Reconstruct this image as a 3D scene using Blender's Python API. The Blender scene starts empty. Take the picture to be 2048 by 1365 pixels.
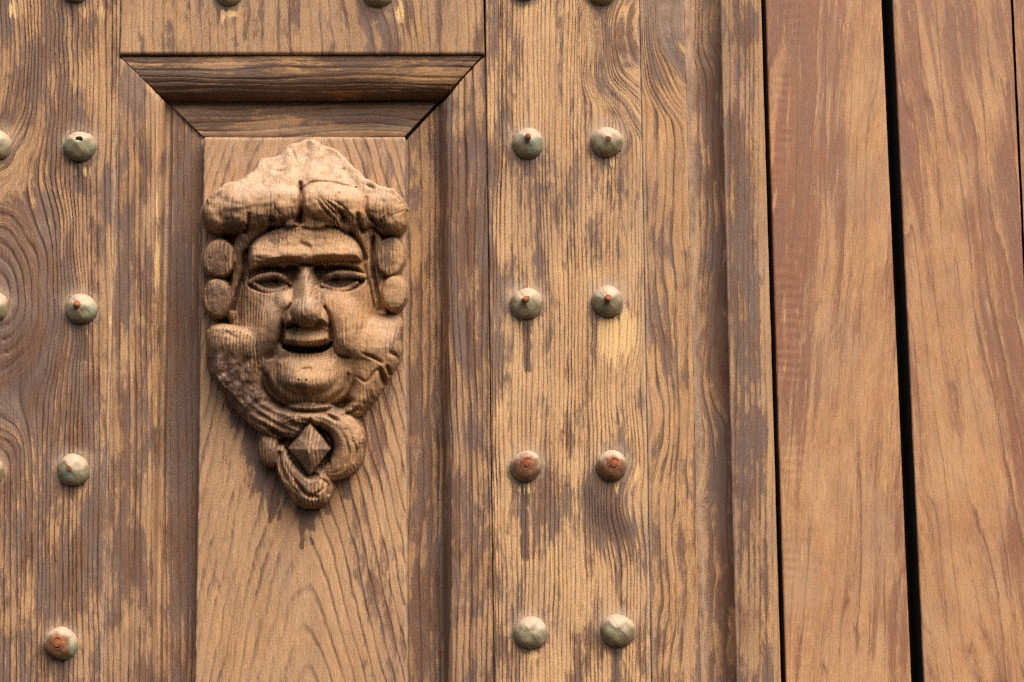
import bpy, math, random
import numpy as np
from mathutils import Matrix, Vector

random.seed(7)
sc = bpy.context.scene
COL = sc.collection

# ------------------------------------------------------------------ camera
W, H = 2048.0, 1365.0            # photograph pixels, used to turn measured points into door positions
FPX = 3982.0                     # focal length in those pixels (70 mm on a 36 mm sensor)
MM = 0.0005                      # metres per pixel on the door plane
PITCH = math.radians(10.4)
ROLL = 0.0145
fw = np.array([0, math.cos(PITCH), math.sin(PITCH)])
r0 = np.array([1.0, 0, 0])
u0 = np.array([0, -math.sin(PITCH), math.cos(PITCH)])
cu = math.cos(ROLL) * u0 + math.sin(ROLL) * r0
cr = math.cos(ROLL) * r0 - math.sin(ROLL) * u0
CEN = np.array([0, 0, 1.9])
CAM = CEN - FPX * MM * fw
cd = bpy.data.cameras.new('camera')
cam = bpy.data.objects.new('camera', cd)
COL.objects.link(cam)
cd.sensor_width = 36
cd.lens = FPX / W * 36
cd.clip_start = 0.05
cd.clip_end = 200
cam.matrix_world = Matrix(((cr[0], cu[0], -fw[0], CAM[0]), (cr[1], cu[1], -fw[1], CAM[1]),
                           (cr[2], cu[2], -fw[2], CAM[2]), (0, 0, 0, 1)))
sc.camera = cam

# ------------------------------------------------------------------ light
SUN_EL, SUN_AZ = math.radians(48), math.radians(148)      # azimuth from +Y towards +X: in front, to the right
w = bpy.data.worlds.new('World')
sc.world = w
w.use_nodes = True
nt = w.node_tree
sky = nt.nodes.new('ShaderNodeTexSky')
sky.sky_type = 'NISHITA'
sky.sun_disc = False
sky.sun_elevation = SUN_EL
sky.sun_rotation = SUN_AZ
sky.air_density = 1.0
sky.dust_density = 6.0
sky.ozone_density = 0.6
bg = nt.nodes['Background']
bg.inputs['Strength'].default_value = 0.085
nt.links.new(sky.outputs[0], bg.inputs[0])
sl = bpy.data.lights.new('sun', 'SUN')
sl.energy = 1.5
sl.angle = math.radians(60)
sl.color = (1.0, 0.958, 0.89)
so = bpy.data.objects.new('sun', sl)
COL.objects.link(so)
sd = Vector((math.sin(SUN_AZ) * math.cos(SUN_EL), math.cos(SUN_AZ) * math.cos(SUN_EL), math.sin(SUN_EL)))
so.rotation_euler = sd.to_track_quat('Z', 'Y').to_euler()
so.location = (1, -2, 4)
vs = sc.view_settings
vs.view_transform = 'Standard'
vs.look = 'None'
vs.gamma = 1
vs.use_curve_mapping = False
vs.exposure = 0.98
sc.cycles.use_denoising = False
sc.cycles.use_adaptive_sampling = False
sc.cycles.sampling_pattern = 'BLUE_NOISE'
sc.cycles.filter_width = 1.4
sc.cycles.max_bounces = 4


# ------------------------------------------------------------------ helpers
def P(u, v, h):
    """measured point (u, v) lying h millimetres in front of the door face -> world x, y, z arrays"""
    u, v, h = np.broadcast_arrays(np.asarray(u, float), np.asarray(v, float), np.asarray(h, float))
    a, b = (u - W / 2) / FPX, (H / 2 - v) / FPX
    d = [fw[i] + a * cr[i] + b * cu[i] for i in range(3)]
    y = -h * 0.001
    t = (y - CAM[1]) / d[1]
    return CAM[0] + t * d[0], y, CAM[2] + t * d[2]


def _hash(ix, iy, seed):
    n = (ix.astype(np.int64) * 374761393 + iy.astype(np.int64) * 668265263 + seed * 1274126177) & 0xffffffff
    n = ((n ^ (n >> 13)) * 1274126177) & 0xffffffff
    n = ((n ^ (n >> 16)) * 2246822519) & 0xffffffff
    n = n ^ (n >> 15)
    return n


def noise(x, y, seed=0):
    """gradient noise, about -1..1"""
    x, y = np.broadcast_arrays(x, y)
    ix, iy = np.floor(x), np.floor(y)
    fx, fy = x - ix, y - iy
    ix, iy = ix.astype(np.int64), iy.astype(np.int64)
    sx, sy = fx * fx * fx * (fx * (fx * 6 - 15) + 10), fy * fy * fy * (fy * (fy * 6 - 15) + 10)

    def g(dx, dy):
        a = _hash(ix + dx, iy + dy, seed) * (2 * math.pi / 4294967296.0)
        return np.cos(a) * (fx - dx) + np.sin(a) * (fy - dy)
    n0 = g(0, 0) * (1 - sx) + g(1, 0) * sx
    n1 = g(0, 1) * (1 - sx) + g(1, 1) * sx
    return 1.5 * (n0 * (1 - sy) + n1 * sy)


def fbm(x, y, seed=0, octv=4, gain=0.5):
    s, a, t = 0, 1.0, 0
    for i in range(octv):
        s = s + a * noise(x * 2 ** i, y * 2 ** i, seed + i * 17)
        t += a
        a *= gain
    return s / t


def sstep(a, b, x):
    t = np.clip((x - a) / (b - a), 0, 1)
    return t * t * (3 - 2 * t)


def lin(p0, p1):
    """straight edge through two measured points (u at v): returns u(v)"""
    (ua, va), (ub, vb) = p0, p1
    return lambda v: ua + (ub - ua) * (np.asarray(v, float) - va) / (vb - va)


def axis(a, b, step, lo=0, hi=0, coarse=12):
    """samples a..b with the fine step inside lo..hi and a coarse one outside"""
    if lo >= hi:
        lo, hi = a, b
    s = []
    if a < lo:
        s.append(np.linspace(a, lo, max(2, int((lo - a) / coarse)), endpoint=False))
    x0, x1 = max(a, lo), min(b, hi)
    s.append(np.linspace(x0, x1, max(3, int(round((x1 - x0) / step)) + 1)))
    if b > hi:
        s.append(np.linspace(hi, b, max(3, int((b - hi) / coarse)))[1:])
    return np.concatenate(s)


def grid_mesh(name, X, Y, Z, gc, ring, msk, mat, parent, mask=None, sharp=None):
    n, m = X.shape
    idx = np.arange(n * m).reshape(n, m)
    q = np.stack([idx[:-1, :-1], idx[1:, :-1], idx[1:, 1:], idx[:-1, 1:]], -1)
    q = q[mask] if mask is not None else q.reshape(-1, 4)
    co = np.stack([X, Y, Z], -1).reshape(-1, 3)
    used = np.unique(q)
    re = np.zeros(n * m, np.int64)
    re[used] = np.arange(len(used))
    q = re[q]
    me = bpy.data.meshes.new(name)
    me.vertices.add(len(used))
    me.vertices.foreach_set('co', co[used].astype(np.float32).ravel())
    me.loops.add(q.size)
    me.loops.foreach_set('vertex_index', q.astype(np.int32).ravel())
    me.polygons.add(len(q))
    me.polygons.foreach_set('loop_start', np.arange(0, q.size, 4, dtype=np.int32))
    me.polygons.foreach_set('use_smooth', np.ones(len(q), bool))
    me.update(calc_edges=True)

    def att(nm, typ, arr):
        a = me.attributes.new(nm, typ, 'POINT')
        a.data.foreach_set('vector' if typ == 'FLOAT_VECTOR' else 'value', arr[used].astype(np.float32).ravel())
    att('gc', 'FLOAT_VECTOR', gc.reshape(-1, 3))
    att('ring', 'FLOAT', ring.reshape(-1))
    att('msk', 'FLOAT_VECTOR', msk.reshape(-1, 3))
    if sharp:
        me.set_sharp_from_angle(angle=math.radians(sharp))
    me.materials.append(mat)
    o = bpy.data.objects.new(name, me)
    COL.objects.link(o)
    if parent:
        o.parent = parent
    return o


def pad(a, mode='edge'):
    return np.pad(a, 1, mode=mode)


# ------------------------------------------------------------------ materials
def srgb(r, g, b):
    f = lambda c: (c / 255 / 12.92) if c / 255 <= 0.04045 else ((c / 255 + 0.055) / 1.055) ** 2.4
    return (f(r), f(g), f(b), 1)


class NT:
    def __init__(s, name):
        s.m = bpy.data.materials.new(name)
        s.m.use_nodes = True
        s.t = s.m.node_tree
        s.bsdf = s.t.nodes['Principled BSDF']

    def n(s, typ, **kw):
        nd = s.t.nodes.new(typ)
        for k, v in kw.items():
            setattr(nd, k, v)
        return nd

    def put(s, sock, v):
        if isinstance(v, bpy.types.NodeSocket):
            s.t.links.new(v, sock)
        else:
            sock.default_value = v

    def math(s, op, a, b=0.0, c=0.0, clamp=False):
        nd = s.n('ShaderNodeMath', operation=op, use_clamp=clamp)
        for i, v in enumerate((a, b, c)):
            s.put(nd.inputs[i], v)
        return nd.outputs[0]

    def mix(s, f, a, b, mode='MIX'):
        nd = s.n('ShaderNodeMix', data_type='RGBA', blend_type=mode, clamp_factor=True)
        s.put(nd.inputs[0], f)
        s.put(nd.inputs[6], a)
        s.put(nd.inputs[7], b)
        return nd.outputs[2]

    def ramp(s, f, stops, interp='LINEAR'):
        nd = s.n('ShaderNodeValToRGB')
        s.put(nd.inputs[0], f)
        cr_ = nd.color_ramp
        cr_.interpolation = interp
        while len(cr_.elements) < len(stops):
            cr_.elements.new(0.5)
        for e, (p, c) in zip(cr_.elements, stops):
            e.position = p
            e.color = c if len(c) == 4 else (*c, 1)
        return nd.outputs[0]

    def step(s, f, lo, hi):
        nd = s.n('ShaderNodeMapRange', interpolation_type='SMOOTHSTEP')
        s.put(nd.inputs[0], f)
        nd.inputs[1].default_value = lo
        nd.inputs[2].default_value = hi
        return nd.outputs[0]

    def noise(s, vec, scale, detail=4, rough=0.55, mul=(1, 1, 1), dist=0.0):
        mp = s.n('ShaderNodeVectorMath', operation='MULTIPLY')
        s.put(mp.inputs[0], vec)
        mp.inputs[1].default_value = mul
        nd = s.n('ShaderNodeTexNoise')
        s.put(nd.inputs['Vector'], mp.outputs[0])
        nd.inputs['Scale'].default_value = scale
        nd.inputs['Detail'].default_value = detail
        nd.inputs['Roughness'].default_value = rough
        nd.inputs['Distortion'].default_value = dist
        return nd.outputs[0]

    def attr(s, name):
        return s.n('ShaderNodeAttribute', attribute_name=name)

    def up(s):
        g = s.n('ShaderNodeNewGeometry')
        x = s.n('ShaderNodeSeparateXYZ')
        s.put(x.inputs[0], g.outputs['Normal'])
        return x.outputs[2]


def wood(name, light, mid, dark, stain_a, stain_b, bias=0.0, ringamt=0.7, dustc=(176, 150, 126),
         stain_scale=(1 / 30., 1 / 120.), rough=0.78, bump=0.5, fibre=1.0, dust_up=0.0, edge=0.085, thin=False, veil=0.30):
    k = NT(name)
    gc = k.attr('gc').outputs['Vector']
    ring = k.attr('ring').outputs['Fac']
    ms = k.n('ShaderNodeSeparateXYZ')
    k.put(ms.inputs[0], k.attr('msk').outputs['Vector'])
    a_stain_shade, a_pale, a_dust = ms.outputs
    # fibres: long thin streaks that follow the grain
    fib = k.noise(gc, 1, 3, 0.6, (0.42, 0.012, 1))
    fib2 = k.noise(gc, 1, 4, 0.65, (0.95, 0.045, 1))
    fine = k.noise(gc, 1, 3, 0.7, (0.9, 0.5, 1))
    mott = k.noise(gc, 1, 4, 0.6, (0.022, 0.006, 1))
    wob = k.noise(gc, 1, 3, 0.6, (0.09, 0.015, 1))
    rr = k.math('ADD', ring, k.math('MULTIPLY', k.math('SUBTRACT', wob, 0.5), 0.35))
    ph = k.math('FRACT', rr)
    late = k.ramp(ph, [(0.0, (0.35,) * 3), (0.12, (0, 0, 0)), (0.52, (0.10,) * 3), (0.80, (0.62,) * 3), (0.93, (1,) * 3), (1.0, (0.35,) * 3)])
    if thin:                                # fine dark growth lines on smooth timber
        late = k.ramp(ph, [(0.0, (0.5,) * 3), (0.07, (0, 0, 0)), (0.80, (0.12,) * 3), (0.94, (0.25,) * 3), (0.98, (1,) * 3), (1.0, (0.5,) * 3)])
    vary = k.noise(gc, 1, 2, 0.5, (0.05, 0.004, 1))
    late = k.math('MULTIPLY', late, k.math('MULTIPLY_ADD', k.step(vary, 0.32, 0.68), 1.0, 0.08))
    c = k.mix(k.step(mott, 0.30, 0.72), srgb(*light), srgb(*mid))
    c = k.mix(k.math('MULTIPLY', late, ringamt, clamp=True), c, srgb(*dark))
    c = k.mix(k.math('MULTIPLY', k.step(fib, 0.47, 0.72), 0.42 * fibre), c, srgb(*dark))
    c = k.mix(k.math('MULTIPLY', k.step(fib2, 0.52, 0.66), 0.55 * fibre), c, srgb(*dark))
    c = k.mix(k.math('MULTIPLY', k.step(fib2, 0.48, 0.34), 0.5 * fibre), c, srgb(*[min(255, int(x * 1.10)) for x in light]))
    # broad greyed and faded areas
    big = k.noise(gc, 1, 3, 0.5, (0.007, 0.0032, 4))
    c = k.mix(k.math('MULTIPLY', k.step(big, 0.48, 0.66), 0.4), c, srgb(150, 118, 94))
    # a thin veil of dust over everything
    vn = k.noise(gc, 1, 5, 0.6, (0.014, 0.008, 2))
    c = k.mix(k.math('MULTIPLY', k.math('MULTIPLY_ADD', k.step(vn, 0.35, 0.65), 0.7, 0.3), veil), c, srgb(188, 154, 122))
    # remains of old dark varnish, in ragged patches drawn out along the grain; the mask adds painted shade
    p1 = k.noise(gc, 1, 6, 0.62, (stain_scale[0], stain_scale[1], 1), 0.25)
    p2 = k.noise(gc, 1, 3, 0.6, (stain_scale[0] * 5, stain_scale[1] * 6, 1))
    sv = k.math('ADD', p1, k.math('MULTIPLY', k.math('SUBTRACT', p2, 0.5), 0.22))
    sv = k.math('ADD', sv, k.math('MULTIPLY', k.math('SUBTRACT', late, 0.35), 0.16))
    sv = k.math('ADD', sv, k.math('MULTIPLY', k.math('SUBTRACT', fib2, 0.5), 0.30))
    sv = k.math('ADD', sv, k.math('MULTIPLY', k.math('SUBTRACT', ph, 0.45), k.math('MULTIPLY', k.math('MINIMUM', k.math('MAXIMUM', a_stain_shade, 0.0), 0.2), 2.0)))
    sv = k.math('ADD', sv, k.math('ADD', a_stain_shade, bias))
    clus = k.noise(gc, 1, 2, 0.5, (0.011, 0.0042, 9))
    sv = k.math('ADD', sv, k.math('MULTIPLY', k.math('SUBTRACT', clus, 0.5), 0.55))
    sm = k.step(sv, 0.56 - edge, 0.56 + edge)
    sm2 = k.step(sv, 0.46, 0.60)
    tone = k.noise(gc, 1, 4, 0.6, (0.03, 0.007, 3))
    sc_ = k.mix(k.step(tone, 0.38, 0.62), srgb(*stain_a), srgb(*stain_b))
    c = k.mix(k.math('MULTIPLY', sm2, 0.30), c, srgb(*dark))
    smf = k.math('MULTIPLY', sm, k.math('ADD', k.math('MULTIPLY_ADD', fine, 0.4, 0.22), k.math('MULTIPLY', fib2, 0.6)), clamp=True)
    c = k.mix(smf, c, sc_)
    deep = k.math('MULTIPLY', k.math('SUBTRACT', a_stain_shade, 0.20), 2.4, clamp=True)      # thick runs of varnish, dark knots and painted recess shade
    c = k.mix(k.math('MULTIPLY', deep, k.math('MULTIPLY', sm, 0.75)), c, srgb(70, 52, 46))
    # fresh pale wood where the surface has been scraped or worn, and light painted on a moulding edge
    pj = k.noise(gc, 1, 3, 0.6, (0.10, 0.006, 5))
    pm = k.step(k.math('ADD', a_pale, k.math('ADD', k.math('MULTIPLY', k.math('SUBTRACT', fib2, 0.5), 0.25), k.math('MULTIPLY', k.math('SUBTRACT', pj, 0.5), 1.8))), 0.40, 0.50)
    pm = k.math('MULTIPLY', pm, k.step(a_pale, 0.08, 0.2))
    c = k.mix(k.math('MULTIPLY', pm, 0.85), c, srgb(222, 182, 126))
    # dust
    dn = k.noise(gc, 1, 5, 0.65, (0.05, 0.04, 1))
    dv = k.math('ADD', a_dust, k.math('MULTIPLY', k.step(k.up(), 0.18, 0.75), dust_up))
    dm = k.math('MULTIPLY', dv, k.math('MULTIPLY_ADD', k.step(dn, 0.3, 0.65), 0.7, 0.3), clamp=True)
    c = k.mix(k.math('MULTIPLY', dm, 0.85), c, srgb(*dustc))
    # specks of dirt and pores
    vo = k.noise(gc, 1, 2, 0.5, (0.5, 0.16, 1))
    c = k.mix(k.math('MULTIPLY', k.step(vo, 0.70, 0.80), 0.55), c, srgb(*[int(x * 0.6) for x in dark]))
    if thin:                                # pale scuffs and scratches
        sf = k.noise(gc, 1, 3, 0.6, (0.22, 0.014, 6))
        c = k.mix(k.math('MULTIPLY', k.step(sf, 0.62, 0.70), 0.45), c, srgb(206, 164, 118))
    k.put(k.bsdf.inputs['Base Color'], c)
    rg = k.math('ADD', rough, k.math('MULTIPLY', smf, -0.30))
    rg = k.math('ADD', rg, k.math('MULTIPLY', k.math('SUBTRACT', fine, 0.5), 0.12))
    k.put(k.bsdf.inputs['Roughness'], rg)
    k.bsdf.inputs['Specular IOR Level'].default_value = 0.32
    hgt = k.math('ADD', k.math('MULTIPLY', fib2, 0.9), k.math('MULTIPLY', fine, 0.3))
    hgt = k.math('ADD', hgt, k.math('MULTIPLY', late, -0.5 * ringamt))
    hgt = k.math('ADD', hgt, k.math('MULTIPLY', smf, 0.25))
    b = k.n('ShaderNodeBump')
    b.inputs['Strength'].default_value = bump
    b.inputs['Distance'].default_value = 0.0016
    k.put(b.inputs['Height'], hgt)
    k.put(k.bsdf.inputs['Normal'], b.outputs[0])
    return k.m


OLD = dict(light=(204, 164, 117), mid=(172, 133, 95), dark=(100, 74, 55), stain_a=(92, 60, 47), stain_b=(98, 80, 76))
M_stile = wood('weathered_stile_wood', **{**OLD, 'light': (212, 169, 120), 'mid': (184, 139, 97)}, bias=0.01, ringamt=0.6)
M_left = wood('weathered_left_stile_wood', **{**OLD, 'light': (190, 146, 100), 'mid': (150, 110, 78)}, bias=0.085, ringamt=0.8)
M_rail = wood('weathered_rail_wood', **{**OLD, 'light': (188, 145, 103), 'mid': (158, 118, 84)}, bias=0.0, ringamt=0.35, bump=0.6)
M_mould = wood('weathered_moulding_wood', **{**OLD, 'light': (182, 139, 95), 'mid': (140, 102, 72)}, bias=0.075, ringamt=0.8)
M_topm = wood('varnished_shaded_moulding_wood', **{**OLD, 'light': (160, 118, 74), 'mid': (112, 76, 50), 'stain_a': (76, 50, 40), 'stain_b': (78, 62, 56)}, bias=0.14, ringamt=0.4)  # more varnish, plus the shade of its downward face painted in
M_panel = wood('weathered_panel_wood', **{**OLD, 'light': (190, 146, 103), 'mid': (162, 121, 85), 'dark': (112, 80, 58)}, bias=-0.015, ringamt=0.72, fibre=0.8)
M_edge = wood('weathered_edge_wood', **{**OLD, 'light': (200, 152, 100), 'mid': (164, 118, 80)}, bias=0.02, ringamt=0.45, stain_scale=(1 / 30., 1 / 150.))
M_carve = wood('carved_wood', **{**OLD, 'light': (188, 144, 98), 'mid': (152, 111, 73), 'dark': (96, 64, 42), 'stain_a': (74, 48, 36), 'stain_b': (88, 66, 54)}, bias=0.035, ringamt=0.40,
               dust_up=0.5, dustc=(200, 170, 142), stain_scale=(1 / 40., 1 / 90.), bump=0.55, edge=0.07, veil=0.2)
M_plank = wood('reddish_plank_wood', (188, 138, 90), (160, 109, 70), (98, 64, 44), (132, 80, 57), (120, 76, 60), bias=0.045, ringamt=0.75,
               rough=0.6, bump=0.3, fibre=0.95, stain_scale=(1 / 32., 1 / 650.), edge=0.14, thin=True)


def plain(name, col, rough=0.9):
    k = NT(name)
    tc = k.n('ShaderNodeTexCoord').outputs['Object']
    n = k.noise(tc, 40, 4)
    k.put(k.bsdf.inputs['Base Color'], k.mix(n, srgb(*col), srgb(*[int(c * 0.6) for c in col])))
    k.bsdf.inputs['Roughness'].default_value = rough
    return k.m


M_gap_shade = plain('gap_shade_dark', (40, 28, 20))  # near-black brown stands in for the shade inside the gaps


def metal_mat(rusty=False):
    k = NT('rust_stained_stud_metal' if rusty else 'patinated_stud_metal')
    tc = k.n('ShaderNodeTexCoord').outputs['Object']
    oi = k.n('ShaderNodeObjectInfo').outputs['Random']
    off = k.n('ShaderNodeVectorMath', operation='ADD')
    k.put(off.inputs[0], tc)
    k.put(off.inputs[1], oi)
    v = off.outputs[0]
    a = k.noise(v, 90, 5, 0.6)
    b = k.noise(v, 45, 4, 0.6)
    d = k.noise(v, 300, 4, 0.6)
    c = k.mix(k.step(a, 0.35, 0.65), srgb(132, 118, 88), srgb(164, 148, 118))
    c = k.mix(k.math('MULTIPLY', k.step(k.math('ADD', b, k.math('MULTIPLY', oi, 0.10)), 0.57, 0.68), 0.65), c, srgb(128, 154, 128))
    c = k.mix(k.math('MULTIPLY', k.step(d, 0.58, 0.72), 0.6), c, srgb(84, 66, 46))
    c = k.mix(k.math('MULTIPLY', k.step(oi, 0.3, 0.9), 0.4), c, srgb(112, 92, 66))
    ds = k.math('MULTIPLY', k.step(k.math('ADD', k.up(), k.math('MULTIPLY', k.math('SUBTRACT', a, 0.5), 0.7)), -0.05, 0.55), 0.85)
    c = k.mix(ds, c, srgb(198, 172, 146))
    if rusty:
        ln = k.n('ShaderNodeVectorMath', operation='LENGTH')
        fl = k.n('ShaderNodeVectorMath', operation='MULTIPLY')
        k.put(fl.inputs[0], tc)
        fl.inputs[1].default_value = (1, 0, 1)
        sh = k.n('ShaderNodeVectorMath', operation='ADD')
        k.put(sh.inputs[0], fl.outputs[0])
        sh.inputs[1].default_value = (0.001, 0, 0.003)
        k.put(ln.inputs[0], sh.outputs[0])
        rm = k.step(k.math('ADD', ln.outputs['Value'], k.math('MULTIPLY', k.math('SUBTRACT', a, 0.5), 0.012)), 0.0155, 0.0105)
        c = k.mix(k.math('MULTIPLY', rm, 0.88), c, k.mix(d, srgb(96, 54, 32), srgb(142, 88, 54)))
    k.put(k.bsdf.inputs['Base Color'], c)
    k.bsdf.inputs['Metallic'].default_value = 0.12
    k.bsdf.inputs['Roughness'].default_value = 0.62
    bm_ = k.n('ShaderNodeBump')
    bm_.inputs['Strength'].default_value = 0.7
    bm_.inputs['Distance'].default_value = 0.0008
    k.put(bm_.inputs['Height'], k.math('ADD', a, k.math('MULTIPLY', d, 0.9)))
    k.put(k.bsdf.inputs['Normal'], bm_.outputs[0])
    return k.m


def rust_mat():
    k = NT('rusted_iron')
    tc = k.n('ShaderNodeTexCoord').outputs['Object']
    a = k.noise(tc, 260, 5, 0.65)
    c = k.ramp(a, [(0.3, srgb(92, 48, 28)), (0.5, srgb(140, 78, 44)), (0.68, srgb(178, 112, 58))])
    k.put(k.bsdf.inputs['Base Color'], c)
    k.bsdf.inputs['Roughness'].default_value = 0.85
    bm_ = k.n('ShaderNodeBump')
    bm_.inputs['Strength'].default_value = 0.6
    bm_.inputs['Distance'].default_value = 0.0008
    k.put(bm_.inputs['Height'], a)
    k.put(k.bsdf.inputs['Normal'], bm_.outputs[0])
    return k.m


M_metal, M_metal_r, M_rust = metal_mat(), metal_mat(True), rust_mat()
M_hole = plain('dark_nail_hole', (26, 20, 15))


# ------------------------------------------------------------------ wood boards
def blobs(u, v, lst):
    s = 0 * u
    for (bu, bv, ru, rv, a) in lst:
        s = s + a * np.exp(-(((u - bu) / ru) ** 2 + ((v - bv) / rv) ** 2))
    return s


def streaks(u, v, lst):
    """runs down the wood: (u, v top, v bottom, half width, amount)"""
    s = 0 * u
    for i, (su, va, vb, hw, a) in enumerate(lst):
        uu = su + 2.5 * noise(v / 22., 0 * v + i, 91)
        ww = hw * (1 + 0.3 * noise(v / 14., 0 * v + i * 3.3, 92))
        s = s + a * sstep(1.25, 0.75, np.abs(u - uu) / ww) * sstep(va - 4, va + 4, v) * sstep(vb + 5, vb - 5, v) * 1.4
    return s


STUDS = [(1056, 288, 'nail', 0), (1053, 608, 'nail', 1), (1052, 933, 'bolt', 2), (1061, 1266, 'bare', 3),
         (1214, 285, 'stub', 4), (1215, 604, 'nail', 5), (1223, 932, 'bolt', 6), (1235, 1262, 'bare', 7),
         (160, 294, 'hole', 8), (163, 619, 'nail', 9), (147, 941, 'stub', 10), (122, 1288, 'bolt', 11),
         (-8, 291, 'stub', 12), (-15, 614, 'bare', 13), (-25, 945, 'bare', 14),
         (460, -16, 'bare', 15), (756, -14, 'bare', 16), (150, -24, 'bare', 17), (1050, -26, 'bare', 18), (1203, -20, 'bare', 19)]


def stud_dirt(u, v):
    """grime ring and dust caught round the studs; dark run below"""
    d, r = 0 * u, 0 * u
    for i, (su, sv, kd, sd_) in enumerate(STUDS):
        if abs(float(u.mean()) - su) > 420:
            continue
        q = np.hypot(u - su, v - sv + 2) * (1 + 0.10 * noise(u / 12., v / 12., 400 + i))
        d = d + 0.75 * np.exp(-((q - 35) / 5.0) ** 2) + 0.35 * np.exp(-((q - 42) / 10.) ** 2) * sstep(sv + 10, sv - 20, v)
        r = r + 0.30 * np.exp(-((q - 36) / 4.5) ** 2) * sstep(sv - 6, sv + 16, v)
        r = r + 0.26 * np.exp(-((u - su + 3) / 9.) ** 2) * sstep(sv + 26, sv + 36, v) * sstep(sv + 44 + 22 * (sd_ % 3), sv + 36, v)
    return np.clip(d, 0, 1), r


def relief(ring, u, v, seed, depth):
    """weathered rings: soft wood eroded to narrow grooves between proud ridges (mm)"""
    ph = ring - np.floor(ring)
    g = np.exp(-((ph - 0.88) / 0.13) ** 2) + np.exp(-((ph + 0.12) / 0.13) ** 2)
    var = 0.35 + 0.9 * sstep(-0.35, 0.5, fbm(u / 40., v / 260., seed + 5, 3))
    r = -depth * g * var - depth * 0.45 * ph
    return r + 0.5 * depth * fbm(u / 60., v / 160., seed + 9, 3) + 0.22 * depth * noise(u / 3., v / 60., seed + 3)


def cracks(ring_c, v, lst):
    s = 0 * v
    for (c0, va, vb, wdt, d) in lst:
        s = s - d * np.exp(-((ring_c - c0) / wdt) ** 2) * sstep(va, va + 40, v) * sstep(vb, vb - 40, v)
    return s


def board(name, parent, mat, eL, eR, v0, v1, base, ringf, seed, du=1.35, dv=5.0, depth=0.7, arris=3.0, thick=40.0,
          edge_mat=None, chatter=0.0, prof=None, stain=(), drip=(), pale=(), dust=(), dustf=None, stainf=None, crack=(), fineU=(-20, 2068), chip=0.9):
    V = axis(v0, v1, dv, -15, 1380, 14)
    ul, ur = float(eL(700)), float(eR(700))
    su = axis(ul, ur, du, fineU[0], fineU[1], 12)
    s = (su - ul) / (ur - ul)
    S, VV = np.meshgrid(s, V, indexing='ij')
    U = eL(VV) * (1 - S) + eR(VV) * S
    U = U + 0.9 * fbm(VV / 70., 0 * VV + S * 3, seed + 40, 3)
    c, ring = ringf(U, VV)
    h = base + (prof(S) if prof is not None else 0) + relief(ring, U, VV, seed, depth) + cracks(c, VV, crack)
    if chatter:                             # saw marks across the left edge
        h = h + chatter * np.sin(VV / 3.1 + 2.5 * noise(VV / 60., U / 80., seed + 80)) * sstep(95, 20, U - eL(VV)) * sstep(-0.2, 0.3, noise(VV / 130., U / 60., seed + 81))
    dl, dr_ = (U - eL(VV)) * 0.5, (eR(VV) - U) * 0.5        # mm from the long edges
    dt, db = (VV - v0) * 0.5, (v1 - VV) * 0.5
    ar = arris * (1 + chip * fbm(VV / 30., S * 2, seed + 60, 3))
    for d in (dl, dr_, dt, db):
        t = np.clip(1 - d / np.maximum(ar, 0.3), 0, 1)
        h = h - ar * (1 - np.sqrt(np.maximum(1 - t * t, 0)))
    X, Y, Z = P(U, VV, base)
    Y = -h * 0.001
    X, Y, Z, U, VV, c, ring = map(pad, (X, Y, Z, U, VV, c, ring))
    for sl_ in ((0, slice(None)), (-1, slice(None)), (slice(None), 0), (slice(None), -1)):
        Y[sl_] = -(base - thick) * 0.001
    gc = np.stack([c, VV, np.full_like(c, seed * 7.31)], -1)
    st = blobs(U, VV, stain) + streaks(U, VV, drip)
    if stainf is not None:
        st = st + stainf(U, VV)
    sdd, sdr = stud_dirt(U, VV)
    st = st + 1.3 * sdr
    du_ = blobs(U, VV, dust) + sdd
    if dustf is not None:
        du_ = du_ + dustf(U, VV)
    msk = np.stack([st, blobs(U, VV, list(pale) + [(su_ + 10, sv_ + 46, 20, 20, 0.34) for (su_, sv_, kd_, sd_) in STUDS if sd_ % 3 != 1]), du_], -1)
    o = grid_mesh(name, X, Y, Z, gc, ring, msk, mat, parent, sharp=55)
    if edge_mat is not None:                       # side faces take a dark colour standing in for gap shade
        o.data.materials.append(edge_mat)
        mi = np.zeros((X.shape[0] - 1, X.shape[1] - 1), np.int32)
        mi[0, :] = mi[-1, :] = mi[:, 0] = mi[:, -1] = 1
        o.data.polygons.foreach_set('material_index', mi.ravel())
    return o


def straight(period, seed, warp=10, wl=(160., 500.), hills=()):
    """rings of a quarter-sawn board that drift sideways and sweep round knots"""
    def f(u, v):
        c = u + warp * fbm(u / wl[0], v / wl[1], seed, 3)
        for (ku, kv, ru, rv, a) in hills:
            if rv < 0:                      # a knot: rings close round it
                q = np.sqrt(((u - ku) / ru) ** 2 + ((v - kv) / rv) ** 2) * (1 + 0.12 * noise(u / 80., v / 110., seed + 70))
                wk = sstep(2.0, 0.85, q)
                c = c * (1 - wk) + (ku + (u - ku > -1e9) * ru * q * a) * wk
            else:
                tw = 1 + 0.25 * noise(u / 60., v / 60., seed + 70)
                c = c + a * np.exp(-(((u - ku) / ru) ** 2 + ((v - kv) / rv) ** 2) * tw)
        c = c + 1.5 * noise(u / 26., v / 140., seed + 71)
        return c, c / period + 0.9 * noise(c / (period * 4), v / 1500., seed + 72)
    return f


def empty(name, loc, label, cat):
    o = bpy.data.objects.new(name, None)
    COL.objects.link(o)
    o.location = loc
    o['label'] = label
    o['category'] = cat
    o.empty_display_size = 0.1
    bpy.context.view_layer.update()
    return o


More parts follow.
